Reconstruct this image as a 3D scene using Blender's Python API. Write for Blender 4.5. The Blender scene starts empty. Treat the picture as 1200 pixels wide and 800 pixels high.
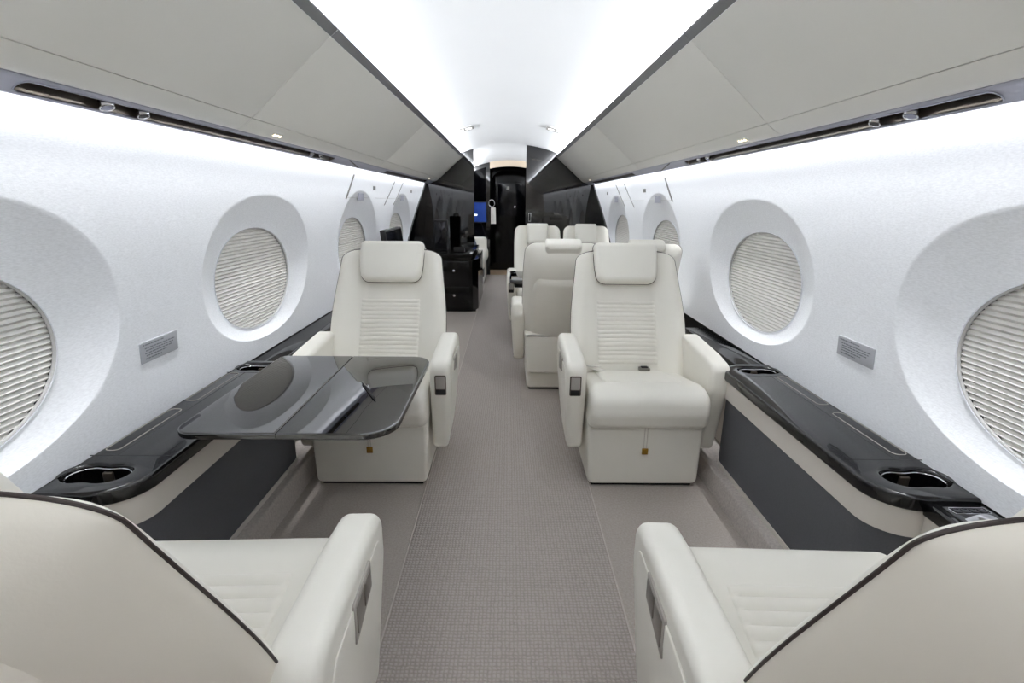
import bpy, bmesh, math, random
from mathutils import Vector, Matrix
random.seed(4)
PI = math.pi
S = bpy.context.scene
COL = S.collection

# ------------------------------------------------------------------ materials
def lin(c):
    return tuple(((v/255)/12.92 if v/255 <= .04045 else ((v/255+.055)/1.055)**2.4) for v in c)
def mat(name, rgb, rough=.5, metal=0., ior=1.45, noise=None, bump=None, emit=None, coat=0., coord='Object', sheen=0.):
    m = bpy.data.materials.new(name); m.use_nodes = True
    nt = m.node_tree; b = nt.nodes['Principled BSDF']
    col = lin(rgb) + (1,)
    b.inputs['Base Color'].default_value = col
    b.inputs['Roughness'].default_value = rough
    b.inputs['Metallic'].default_value = metal
    b.inputs['IOR'].default_value = ior
    if coat:
        b.inputs['Coat Weight'].default_value = coat; b.inputs['Coat Roughness'].default_value = .03
    if sheen:
        b.inputs['Sheen Weight'].default_value = sheen
    tc = nt.nodes.new('ShaderNodeTexCoord')
    def tex(scale, detail, vec):
        n = nt.nodes.new('ShaderNodeTexNoise'); mp = nt.nodes.new('ShaderNodeMapping')
        nt.links.new(tc.outputs[coord], mp.inputs['Vector']); mp.inputs['Scale'].default_value = vec
        nt.links.new(mp.outputs['Vector'], n.inputs['Vector'])
        n.inputs['Scale'].default_value = scale; n.inputs['Detail'].default_value = detail
        return n
    if noise:   # (scale, amount, vec)
        n = tex(noise[0], 3, noise[2] if len(noise) > 2 else (1,1,1))
        r = nt.nodes.new('ShaderNodeMapRange')
        r.inputs['From Min'].default_value = .25; r.inputs['From Max'].default_value = .75
        r.inputs['To Min'].default_value = 1-noise[1]; r.inputs['To Max'].default_value = 1+noise[1]
        nt.links.new(n.outputs['Fac'], r.inputs['Value'])
        mx = nt.nodes.new('ShaderNodeVectorMath'); mx.operation = 'SCALE'
        mx.inputs[0].default_value = col[:3]
        nt.links.new(r.outputs['Result'], mx.inputs['Scale'])
        nt.links.new(mx.outputs['Vector'], b.inputs['Base Color'])
    if bump:    # (scale, strength, dist, vec)
        n = tex(bump[0], 4, bump[3] if len(bump) > 3 else (1,1,1))
        bp = nt.nodes.new('ShaderNodeBump'); bp.inputs['Strength'].default_value = bump[1]; bp.inputs['Distance'].default_value = bump[2]
        nt.links.new(n.outputs['Fac'], bp.inputs['Height']); nt.links.new(bp.outputs['Normal'], b.inputs['Normal'])
    if emit:
        b.inputs['Emission Color'].default_value = lin(emit[0]) + (1,); b.inputs['Emission Strength'].default_value = emit[1]
    return m

M = {}
M['leather'] = mat('cream_leather', (229,226,217), .42, noise=(6,.02), bump=(260,.10,.002))
M['leather_shaded'] = mat('cream_leather_shaded', (224,218,206), .45, noise=(6,.02), bump=(260,.08,.002))  # same cream leather, darker and warmer: shade of the rear faces put into the colour
M['piping'] = mat('dark_piping', (52,42,40), .5, noise=(50,.1))
M['taupe'] = mat('taupe_piping', (150,144,135), .5, noise=(50,.05))
M['black'] = mat('piano_black', (10,10,12), .04, ior=1.5, noise=(3,.1))
M['blackwall'] = mat('piano_black_panel', (6,6,9), .03, ior=1.75, noise=(3,.1))
M['blackcab'] = mat('black_lacquer', (6,6,7), .10, ior=1.4, noise=(3,.1))
M['table'] = mat('table_black_veneer', (14,14,17), .012, ior=2.15, noise=(4,.15,(9,1,1)))
M['matte_black'] = mat('matte_black', (16,16,17), .6, noise=(30,.1))
M['darkpanel'] = mat('charcoal_fabric_panel', (84,85,89), .8, noise=(250,.08), bump=(400,.15,.001))
M['creampanel'] = mat('cream_vinyl', (206,200,192), .5, noise=(5,.02), bump=(300,.05,.001))
M['bin'] = mat('warm_grey_bin', (222,220,213), .42, noise=(2,.015), bump=(200,.03,.001))
M['ceiling'] = mat('white_ceiling', (240,242,244), .55, noise=(2,.01))
M['fabric'] = mat('silver_white_wall_fabric', (243,245,249), .5, noise=(90,.085,(1,1,4)), bump=(200,.22,.002,(1,1,3)))
M['reveal'] = mat('white_wall_plain', (225,227,232), .5, noise=(3,.01))
M['shade'] = mat('pleated_shade_cloth', (218,216,212), .8, noise=(60,.05,(1,1,4)))
M['ring'] = mat('grey_window_ring', (188,187,186), .5, noise=(5,.02))
M['chrome'] = mat('polished_metal', (205,205,208), .12, metal=1., noise=(5,.03))
M['nickel'] = mat('brushed_nickel', (150,146,140), .3, metal=1., noise=(60,.08,(1,12,1)))
M['bronze'] = mat('dark_bronze', (92,84,76), .3, metal=.7, noise=(8,.1))
M['lavender'] = mat('grey_lavender_trim', (172,173,186), .4, metal=.3, noise=(20,.04))
M['lip'] = mat('dark_grey_lip', (128,129,131), .35, metal=.4, noise=(5,.04))
M['satin'] = mat('satin_grey_metal', (168,163,157), .45, metal=.15, noise=(60,.06,(1,12,1)))
M['well'] = mat('cup_well_black', (8,8,9), .25, noise=(30,.1))
M['brass'] = mat('brass', (190,150,70), .25, metal=1., noise=(40,.05))
M['placard'] = mat('brushed_placard', (176,178,184), .45, metal=.1, noise=(80,.05,(1,1,8)))
M['ink'] = mat('dark_ink', (112,114,120), .6, noise=(40,.05))
M['carpetside'] = mat('grey_beige_carpet', (168,160,153), .95, noise=(140,.13), bump=(260,.5,.004))
M['kick'] = mat('carpeted_kick', (180,173,168), .95, noise=(110,.16), bump=(220,.5,.004))
M['seam'] = mat('carpet_seam', (186,178,172), .9, noise=(60,.1))
M['screen'] = mat('blue_screen', (20,45,110), .3, noise=(3,.02), emit=((36,66,140),.30))
M['screentext'] = mat('white_screen_text', (230,235,245), .3, noise=(3,.02), emit=((230,238,250),1.2))
M['darkscreen'] = mat('dark_display_glass', (14,15,22), .08, noise=(3,.1))
M['navy'] = mat('navy_cloth', (38,44,66), .85, noise=(90,.1))
M['towel'] = mat('white_towel', (226,222,216), .9, noise=(90,.04))
M['beige'] = mat('beige_header', (205,190,170), .6, noise=(3,.03))
M['wood'] = mat('pale_wood_floor', (190,165,135), .5, noise=(8,.1,(1,10,1)))
M['glow'] = mat('small_warm_lamp', (255,240,215), .3, noise=(3,.01), emit=((255,232,190),3.5))
M['glowcool'] = mat('small_cool_lamp', (250,250,250), .3, noise=(3,.01), emit=((255,250,240),2.5))
M['bag'] = mat('grey_pocket', (120,118,116), .8, noise=(60,.06))
M['lens'] = mat('reading_lamp_lens', (120,126,150), .15, noise=(30,.05))

def carpet_weave():
    m = mat('woven_runner_carpet', (174,166,161), .95)
    nt = m.node_tree; b = nt.nodes['Principled BSDF']; tc = [n for n in nt.nodes if n.type == 'TEX_COORD'][0]
    sx = nt.nodes.new('ShaderNodeSeparateXYZ'); 
    nz = nt.nodes.new('ShaderNodeTexNoise'); nz.inputs['Scale'].default_value = 60
    nt.links.new(tc.outputs['Object'], nz.inputs['Vector'])
    add = nt.nodes.new('ShaderNodeVectorMath'); add.operation = 'MULTIPLY_ADD'
    add.inputs[1].default_value = (.010,.010,0)
    nt.links.new(nz.outputs['Color'], add.inputs[0]); nt.links.new(tc.outputs['Object'], add.inputs[2])
    nt.links.new(add.outputs['Vector'], sx.inputs[0])
    def sn(out, k):
        a = nt.nodes.new('ShaderNodeMath'); a.operation = 'MULTIPLY'; a.inputs[1].default_value = k
        nt.links.new(out, a.inputs[0]); s = nt.nodes.new('ShaderNodeMath'); s.operation = 'SINE'
        nt.links.new(a.outputs[0], s.inputs[0]); q = nt.nodes.new('ShaderNodeMath'); q.operation = 'ABSOLUTE'
        nt.links.new(s.outputs[0], q.inputs[0]); return q.outputs[0]
    mul = nt.nodes.new('ShaderNodeMath'); mul.operation = 'MULTIPLY'
    nt.links.new(sn(sx.outputs[0], PI/.0115), mul.inputs[0]); nt.links.new(sn(sx.outputs[1], PI/.0115), mul.inputs[1])
    big = nt.nodes.new('ShaderNodeTexNoise'); big.inputs['Scale'].default_value = 90; big.inputs['Detail'].default_value = 3
    nt.links.new(tc.outputs['Object'], big.inputs['Vector'])
    sm = nt.nodes.new('ShaderNodeMath'); sm.operation = 'ADD'
    nt.links.new(mul.outputs[0], sm.inputs[0]); nt.links.new(big.outputs['Fac'], sm.inputs[1])
    r = nt.nodes.new('ShaderNodeMapRange'); r.inputs['From Min'].default_value = .35; r.inputs['From Max'].default_value = 1.3
    r.inputs['To Min'].default_value = .76; r.inputs['To Max'].default_value = 1.06
    nt.links.new(sm.outputs[0], r.inputs['Value'])
    mx = nt.nodes.new('ShaderNodeVectorMath'); mx.operation = 'SCALE'; mx.inputs[0].default_value = lin((171,163,157))
    nt.links.new(r.outputs['Result'], mx.inputs['Scale']); nt.links.new(mx.outputs['Vector'], b.inputs['Base Color'])
    bp = nt.nodes.new('ShaderNodeBump'); bp.inputs['Strength'].default_value = .6; bp.inputs['Distance'].default_value = .003
    nt.links.new(mul.outputs[0], bp.inputs['Height']); nt.links.new(bp.outputs['Normal'], b.inputs['Normal'])
    return m
M['runner'] = carpet_weave()

# ------------------------------------------------------------------ helpers
def link(name, me, parent=None):
    o = bpy.data.objects.new(name, me); COL.objects.link(o)
    if parent: o.parent = parent
    return o
def empty(name, loc, label, cat, group=None, rz=0):
    o = bpy.data.objects.new(name, None); COL.objects.link(o)
    o.location = loc; o.rotation_euler = (0,0,rz); o.empty_display_size = .1
    return tag(o, label, cat, group)
def tag(o, label, cat, group=None):
    o['label'] = label; o['category'] = cat
    if group: o['group'] = group
    return o
def struct(o):
    o['kind'] = 'structure'; return o

class MB:
    def __init__(s): s.v = []; s.f = []
    def add(s, vs, fs):
        n = len(s.v); s.v += [tuple(p) for p in vs]; s.f += [tuple(i+n for i in f) for f in fs]; return s
    def build(s, name, m, parent=None, smooth=True, angle=40, weld=1e-5, recalc=True):
        me = bpy.data.meshes.new(name); bm = bmesh.new()
        vs = [bm.verts.new(p) for p in s.v]
        for f in s.f:
            try: bm.faces.new([vs[i] for i in f])
            except ValueError: pass
        if weld: bmesh.ops.remove_doubles(bm, verts=bm.verts, dist=weld)
        if recalc: bmesh.ops.recalc_face_normals(bm, faces=bm.faces)
        for f in bm.faces: f.smooth = smooth
        if smooth and angle:
            for e in bm.edges:
                if len(e.link_faces) == 2 and e.calc_face_angle(0) > math.radians(angle): e.smooth = False
        bm.to_mesh(me); bm.free()
        me.materials.append(m)
        return link(name, me, parent)
    # -- shapes
    def grid(s, fn, us, ws):
        n = len(ws)
        vs = [fn(u, w) for u in us for w in ws]
        fs = [(i*n+j, i*n+j+1, (i+1)*n+j+1, (i+1)*n+j) for i in range(len(us)-1) for j in range(n-1)]
        return s.add(vs, fs)
    def prism(s, prof, h0, h1, r, fn, seg=5):
        """closed profile extruded from h0 to h1 with rounded rims; fn(a, b, h) -> point"""
        n = len(prof); rings = []
        hs = 1 if h1 > h0 else -1
        r = min(r, abs(h1-h0)/2*.999)
        for k in range(seg+1):
            t = PI/2*k/seg
            rings.append((h0+hs*(r-r*math.sin(PI/2-t)) if r else h0, r*(1-math.cos(PI/2-t))))
            if not r: break
        for k in range(seg+1):
            t = PI/2*k/seg
            rings.append((h1-hs*(r-r*math.sin(t)) if False else h1-hs*r+hs*r*math.sin(t) if r else h1, r*(1-math.cos(t))))
            if not r: break
        vs = []; fs = []
        for h, d in rings:
            for a, b in inset(prof, d): vs.append(fn(a, b, h))
        for k in range(len(rings)-1):
            for i in range(n):
                j = (i+1) % n
                fs.append((k*n+i, k*n+j, (k+1)*n+j, (k+1)*n+i))
        fs.append(tuple(range(n))); fs.append(tuple(range((len(rings)-1)*n, len(rings)*n)))
        return s.add(vs, fs)
    def box(s, x0, x1, y0, y1, z0, z1, r=.004, rc=None):
        p = rrect(x0, x1, y0, y1, rc if rc is not None else r, 3)
        return s.prism(p, z0, z1, r, lambda a, b, h: (a, b, h), 3)
    def tube(s, pts, r, n=8, closed=False):
        pts = [Vector(p) for p in pts]; m = len(pts); vs = []; fs = []
        up = None
        for i, p in enumerate(pts):
            if closed: t = pts[(i+1) % m]-pts[i-1]
            else: t = pts[min(i+1, m-1)]-pts[max(i-1, 0)]
            t.normalize()
            if up is None: up = t.orthogonal().normalized()
            up = (up - t*up.dot(t)).normalized(); sd = t.cross(up)
            for k in range(n):
                a = 2*PI*k/n; vs.append(p+up*(r*math.cos(a))+sd*(r*math.sin(a)))
        for i in range(m if closed else m-1):
            for k in range(n):
                j = (i+1) % m; l = (k+1) % n
                fs.append((i*n+k, i*n+l, j*n+l, j*n+k))
        if not closed:
            fs.append(tuple(range(n))); fs.append(tuple(range((m-1)*n, m*n)))
        return s.add(vs, fs)
    def lathe(s, prof, fn, n=24):
        vs = []; fs = []; m = len(prof)
        for k in range(n):
            a = 2*PI*k/n
            for r, h in prof: vs.append(fn(r*math.cos(a), r*math.sin(a), h))
        for k in range(n):
            l = (k+1) % n
            for i in range(m-1): fs.append((k*m+i, l*m+i, l*m+i+1, k*m+i+1))
        fs.append(tuple(k*m for k in range(n))); fs.append(tuple(k*m+m-1 for k in range(n)))
        return s.add(vs, fs)

def area2(p): return sum(p[i][0]*p[(i+1) % len(p)][1]-p[(i+1) % len(p)][0]*p[i][1] for i in range(len(p)))
def inset(p, d):
    if abs(d) < 1e-9: return p
    sg = 1 if area2(p) > 0 else -1
    n = len(p); out = []
    for i in range(n):
        a = Vector(p[i-1]); b = Vector(p[i]); c = Vector(p[(i+1) % n])
        e1 = (b-a); e2 = (c-b)
        if e1.length < 1e-9: e1 = e2
        if e2.length < 1e-9: e2 = e1
        e1 = e1.normalized(); e2 = e2.normalized()
        n1 = Vector((-e1.y, e1.x))*sg; n2 = Vector((-e2.y, e2.x))*sg
        m = n1+n2
        if m.length < 1e-6: m = n1
        m.normalize(); k = d/max(.4, m.dot(n1))
        out.append((b.x+m.x*k, b.y+m.y*k))
    return out
def rpoly(pts, rad, seg=6):
    """polygon with rounded corners; rad: one radius or a list"""
    n = len(pts); out = []
    for i in range(n):
        r = rad[i] if isinstance(rad, (list, tuple)) else rad
        p = Vector(pts[i]); a = Vector(pts[i-1])-p; b = Vector(pts[(i+1) % n])-p
        la, lb = a.length, b.length; a.normalize(); b.normalize()
        ang = a.angle(b)
        if r < 1e-6 or ang > PI-.02: out.append(tuple(p)); continue
        t = min(r/math.tan(ang/2), la*.49, lb*.49); rr = t*math.tan(ang/2)
        c = p+(a+b).normalized()*(rr/math.sin(ang/2))
        s0 = p+a*t-c; s1 = p+b*t-c
        a0 = math.atan2(s0.y, s0.x); a1 = math.atan2(s1.y, s1.x); da = (a1-a0+PI) % (2*PI)-PI
        for k in range(seg+1):
            q = a0+da*k/seg; out.append((c.x+rr*math.cos(q), c.y+rr*math.sin(q)))
    return out
def rrect(x0, x1, y0, y1, r, seg=5):
    if r < 1e-6: return [(x0,y0),(x1,y0),(x1,y1),(x0,y1)]
    return rpoly([(x0,y0),(x1,y0),(x1,y1),(x0,y1)], r, seg)
def ell(cx, cy, a, b, n=40, p=2.):
    out = []
    for k in range(n):
        t = 2*PI*k/n; c, s_ = math.cos(t), math.sin(t)
        out.append((cx+a*math.copysign(abs(c)**(2/p), c), cy+b*math.copysign(abs(s_)**(2/p), s_)))
    return out
XYZ = lambda a, b, h: (a, b, h)      # plan profile, extruded in z
YZX = lambda a, b, h: (h, a, b)      # side profile, extruded in x
XZY = lambda a, b, h: (a, h, b)      # front profile, extruded in y
def plate(name, loops, z0, z1, bev, m, parent=None, fn=None):
    """plan outline with holes (loops[1:]) between z0 and z1"""
    cu = bpy.data.curves.new(name, 'CURVE'); cu.dimensions = '2D'; cu.fill_mode = 'BOTH'
    for lp in loops:
        sp = cu.splines.new('POLY'); sp.points.add(len(lp)-1); sp.use_cyclic_u = True
        for q, (x, y) in zip(sp.points, lp): q.co = (x, y, 0, 1)
    cu.extrude = (z1-z0)/2-bev; cu.bevel_depth = bev; cu.bevel_resolution = 3; cu.offset = -bev
    t = bpy.data.objects.new(name, cu); COL.objects.link(t)
    bpy.context.view_layer.update()
    dg = bpy.context.evaluated_depsgraph_get()
    me = bpy.data.meshes.new_from_object(t.evaluated_get(dg))
    bpy.data.objects.remove(t); bpy.data.curves.remove(cu)
    bm = bmesh.new(); bm.from_mesh(me)
    bmesh.ops.remove_doubles(bm, verts=bm.verts, dist=1e-5)
    for v in bm.verts:
        v.co.z += (z0+z1)/2
        if fn: v.co = Vector(fn(*v.co))
    bmesh.ops.recalc_face_normals(bm, faces=bm.faces)
    for f in bm.faces: f.smooth = True
    for e in bm.edges:
        if len(e.link_faces) == 2 and e.calc_face_angle(0) > .6: e.smooth = False
    bm.to_mesh(me); bm.free(); me.name = name
    me.materials.clear(); me.materials.append(m)
    return link(name, me, parent)
def dup(root, loc, rz, label, group=None):
    r = root.copy(); COL.objects.link(r); r.location = loc; r.rotation_euler = (0,0,rz); r['label'] = label
    if group: r['group'] = group
    for ch in list(root.children):
        c = ch.copy(); COL.objects.link(c); c.parent = r
        for g in ch.children:
            d = g.copy(); COL.objects.link(d); d.parent = c
    return r
def sstep(a, b, x):
    t = min(1, max(0, (x-a)/(b-a))); return t*t*(3-2*t)
def interp(tab, x):
    for (x0, y0), (x1, y1) in zip(tab, tab[1:]):
        if x <= x1: return y0+(y1-y0)*(x-x0)/(x1-x0)
    return tab[-1][1]
def smooth_interp(tab, x):
    # Catmull-Rom through the table
    n = len(tab)
    for i in range(n-1):
        if x <= tab[i+1][0] or i == n-2:
            x0, y0 = tab[i]; x1, y1 = tab[i+1]; h = x1-x0
            m0 = (tab[i+1][1]-tab[i-1][1])/(tab[i+1][0]-tab[i-1][0]) if i > 0 else (y1-y0)/h
            m1 = (tab[i+2][1]-tab[i][1])/(tab[i+2][0]-tab[i][0]) if i < n-2 else (y1-y0)/h
            t = (x-x0)/h; t2 = t*t; t3 = t2*t
            return (2*t3-3*t2+1)*y0+(t3-2*t2+t)*h*m0+(-2*t3+3*t2)*y1+(t3-t2)*h*m1

# ------------------------------------------------------------------ cabin shell
Y0, YB, Y1, YD = -3.0, 6.8, 8.6, 9.25       # rear of shell, black bulkheads, second bulkhead, dark door
WT = [(.30,1.10),(.46,1.134),(.60,1.134),(.75,1.127),(.9,1.113),(1.1,1.088),(1.25,1.072),(1.42,1.060),(1.50,1.054)]
def wallx(z): return smooth_interp(WT, z)
ZLO, ZHI = .512, 1.485
WIN = [.915, 2.335, 3.83, 5.32]
WA, WB, WZ = .345, .222, .853                 # window half width, half height, centre height
def win_x(z): return 1.149-(z-WZ)*.025        # the outer skin, nearly upright
def wall_side(sx, name):
    mb = MB()
    bounds = [.20, 1.62, 3.08, 4.57, 6.03]
    NZ, NY = 34, 44
    for w, yc in enumerate(WIN):
        ya, yb = bounds[w], bounds[w+1]
        zs = [ZLO+(ZHI-ZLO)*i/NZ for i in range(NZ+1)]
        rect = [(yb, zs[i]) for i in range(NZ)]+[(yb-(yb-ya)*i/NY, ZHI) for i in range(NY)] \
             + [(ya, zs[NZ-i]) for i in range(NZ)]+[(ya+(yb-ya)*i/NY, ZLO) for i in range(NY)]
        tall = 0.0 if w < 2 else .05
        rings = []
        TIN = [0,.06,.14,.24,.35,.46,.57,.67,.76,.84,.90,.95,.98,1.0]
        TOUT = [.03,.08,.16,.27,.4,.55,.7,.85,1.0]
        for t in ['j0','j1']+TIN+['o%d' % i for i in range(len(TOUT))]:
            ring = []
            for (ry, rz) in rect:
                th = math.atan2((rz-.9)/.33, (ry-yc)/.52)
                c, s_ = math.cos(th), math.sin(th)
                pw = Vector((yc+WA*math.copysign(abs(c)**.95, c), WZ+WB*math.copysign(abs(s_)**.95, s_)))
                up = .315+(tall+.0)*max(0, s_)**3
                pe = Vector((yc+.02+.505*math.copysign(abs(c)**.92, c), .897+up*math.copysign(abs(s_)**.92, s_)))
                if t == 'j0': q = pw; x = win_x(q.y)+.016
                elif t == 'j1': q = pw; x = win_x(q.y)
                elif isinstance(t, float) or isinstance(t, int):
                    q = pw.lerp(pe, t)
                    d = win_x(pw.y)-wallx(pw.y); k = (1-t**1.35)
                    k = k*(1-.0)  # bowl that meets the panel at a soft crease
                    x = wallx(q.y)+max(.012, d+.004)*k if t < 1 else wallx(q.y)
                else:
                    u = TOUT[int(t[1:])]; q = pe.lerp(Vector((ry, rz)), u); x = wallx(q.y)
                ring.append((sx*x, q.x, q.y))
            rings.append(ring)
        n = len(rect); vs = [p for r_ in rings for p in r_]; fs = []
        for k in range(len(rings)-1):
            for i in range(n):
                j = (i+1) % n; fs.append((k*n+i, k*n+j, (k+1)*n+j, (k+1)*n+i))
        mb.add(vs, fs)
    zs = [ZLO+(ZHI-ZLO)*i/NZ for i in range(NZ+1)]
    for ya, yb in ((Y0, .20), (6.03, Y1)):
        mb.grid(lambda y, z: (sx*wallx(z), y, z), [ya+(yb-ya)*i/6 for i in range(7)], zs)
    o = mb.build(name, M['fabric'], weld=2e-4, angle=55)
    return struct(o)
wall_side(-1, 'wall_left'); wall_side(1, 'wall_right')

# windows: ring + pleated shade
n_win = 0
for sx in (-1, 1):
    for yc in WIN:
        n_win += 1
        rt = MB()
        pts = [(sx*(win_x(b)+.008), a, b) for a, b in [(yc+(WA-.001)*math.copysign(abs(math.cos(t))**.95, math.cos(t)), WZ+(WB-.001)*math.copysign(abs(math.sin(t))**.95, math.sin(t))) for t in [2*PI*k/96 for k in range(96)]]]
        rt.tube(pts, .0045, 8, True)
        w = struct(rt.build('window_%d' % n_win, M['ring']))
        sh = MB(); rows = []; np_ = 31
        N = np_*4
        vs = []; fs = []; nc = 9
        for j in range(N+1):
            z = WZ-WB+2*WB*j/N
            hw = WA*math.sqrt(max(0, 1-((z-WZ)/WB)**2))**.95+.0005
            ph = (j % 4)
            off = (0, .0042, .0084, .0042)[ph]
            for i in range(nc):
                vs.append((sx*(win_x(z)+.010+off), yc-hw+2*hw*i/(nc-1), z))
        for j in range(N):
            for i in range(nc-1):
                a = j*nc+i; fs.append((a, a+1, a+nc+1, a+nc))
        sh.add(vs, fs)
        so = sh.build('window_shade', M['shade'], w, smooth=False, recalc=False)

# ceiling
def zc(x): return 1.885-.30*x*x
mb = MB(); xs = [-.74+1.48*i/40 for i in range(41)]
mb.grid(lambda y, x: (x, y, zc(x)), [Y0+(YB-Y0)*i/8 for i in range(9)], xs)
struct(mb.build('ceiling', M['ceiling'], recalc=False))
mb = MB()
def zc2(x): return 1.825-.34*x*x
mb.grid(lambda y, x: (x, y, zc(x)+(zc2(x)-zc(x))*sstep(YB, YB+1.2, y)), [YB+(YD-YB)*i/16 for i in range(17)], xs)
struct(mb.build('ceiling_aft', M['ceiling'], recalc=False))
# roof and floor of the shell
mb = MB(); mb.box(-1.25, 1.25, Y0-.1, YD+.3, 1.95, 2.0, 0); struct(mb.build('ceiling_outer_skin', M['matte_black']))
mb = MB(); mb.box(-1.25, 1.25, Y0-.1, Y1, -.06, 0, 0); struct(mb.build('floor', M['carpetside']))
mb = MB(); mb.box(-1.25, 1.25, Y1, YD+.3, -.06, 0, 0); struct(mb.build('floor_galley', M['wood']))
mb = MB(); mb.box(-1.25, 1.25, Y0-.1, Y0, 0, 1.95, 0); struct(mb.build('wall_front', M['creampanel']))
for sx, nm in ((-1,'left'), (1,'right')):
    mb = MB(); mb.box(min(sx*1.24, sx*1.20), max(sx*1.24, sx*1.20), Y0-.1, YD+.3, 0, 1.95, 0)
    struct(mb.build('wall_outer_'+nm, M['matte_black']))

# woven runner down the aisle
mb = MB(); mb.prism([(-.352,Y0),(.352,Y0),(.352,2.98),(.085,3.0),(.085,Y1-.02),(-.352,Y1-.02)], .0005, .004, .001, XYZ, 2)
run = mb.build('carpet_runner', M['runner']); tag(run, 'grey beige woven carpet runner laid down the middle of the aisle', 'carpet')
for s in (-1, 1):
    mb = MB(); mb.tube([(s*.355, Y0+.1, .003), (s*.355, 2.0, .003), (s*.355, 2.98 if s > 0 else Y1-.1, .003)], .0032, 6)
    mb.build('seam', M['seam'], run)

# ------------------------------------------------------------------ overhead bins, service strips
def bin_prof():
    p = [(.600,1.720),(.70,1.6325),(.80,1.545),(.8885,1.4675)]
    return p
NOSE = [(.8905,1.4660),(.905,1.4535),(.918,1.4440),(.930,1.4370),(.941,1.4325),(.950,1.4305),(.956,1.4310)]
def strip(mb, sx, pts, y0, y1, thick=.0):
    mb.grid(lambda y, i: (sx*pts[i][0], y, pts[i][1]), [y0, (y0+y1)/2, y1], list(range(len(pts))))
def closed_strip(sx, poly, y0, y1, r=.0):
    mb = MB(); mb.prism([(sx*a, b) for a, b in poly], y0, y1, r, XZY, 3); return mb
segs = [(Y0, .40), (.403, 1.905), (1.908, 3.9), (3.903, YB)]
for sx, nm in ((-1,'left'), (1,'right')):
    for i, (a, b) in enumerate(segs):
        where = ('passing over the camera', 'beside the near windows', 'above the far club chair', 'running up to the black bulkhead')[i]
        bn = empty('overhead_bin', (0, (a+b)/2, 1.6), 'warm grey overhead bin on the %s side, the section %s' % (nm, where), 'overhead bin', 'overhead bins along the cabin')
        def loc(mb): mb.v = [(x, y-(a+b)/2, z-1.6) for x, y, z in mb.v]; return mb
        pan = bin_prof()
        body = pan+[(.93,1.55),(.70,1.74),(.64,1.735)]
        loc(closed_strip(sx, body, a, b, .0015)).build('lid', M['bin'], bn, angle=30)
        val = NOSE+[(.975,1.47),(.93,1.52)]
        loc(closed_strip(sx, val, a, b, .001)).build('valance', M['bin'], bn, angle=60)
        lip = [(.5985,1.7205),(.577,1.7370),(.5725,1.742),(.574,1.7475),(.580,1.748),(.602,1.733)]
        loc(closed_strip(sx, lip, a, b, .0)).build('trim', M['lip'], bn, angle=25)
    # light trough behind the lip
    tr = [(.605,1.725),(.605,1.732),(.70,1.742),(.715,1.80),(.73,1.80),(.72,1.725)]
    struct(closed_strip(sx, tr, Y0, YB).build('trim_cove_'+nm, M['ceiling'], smooth=False))

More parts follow.
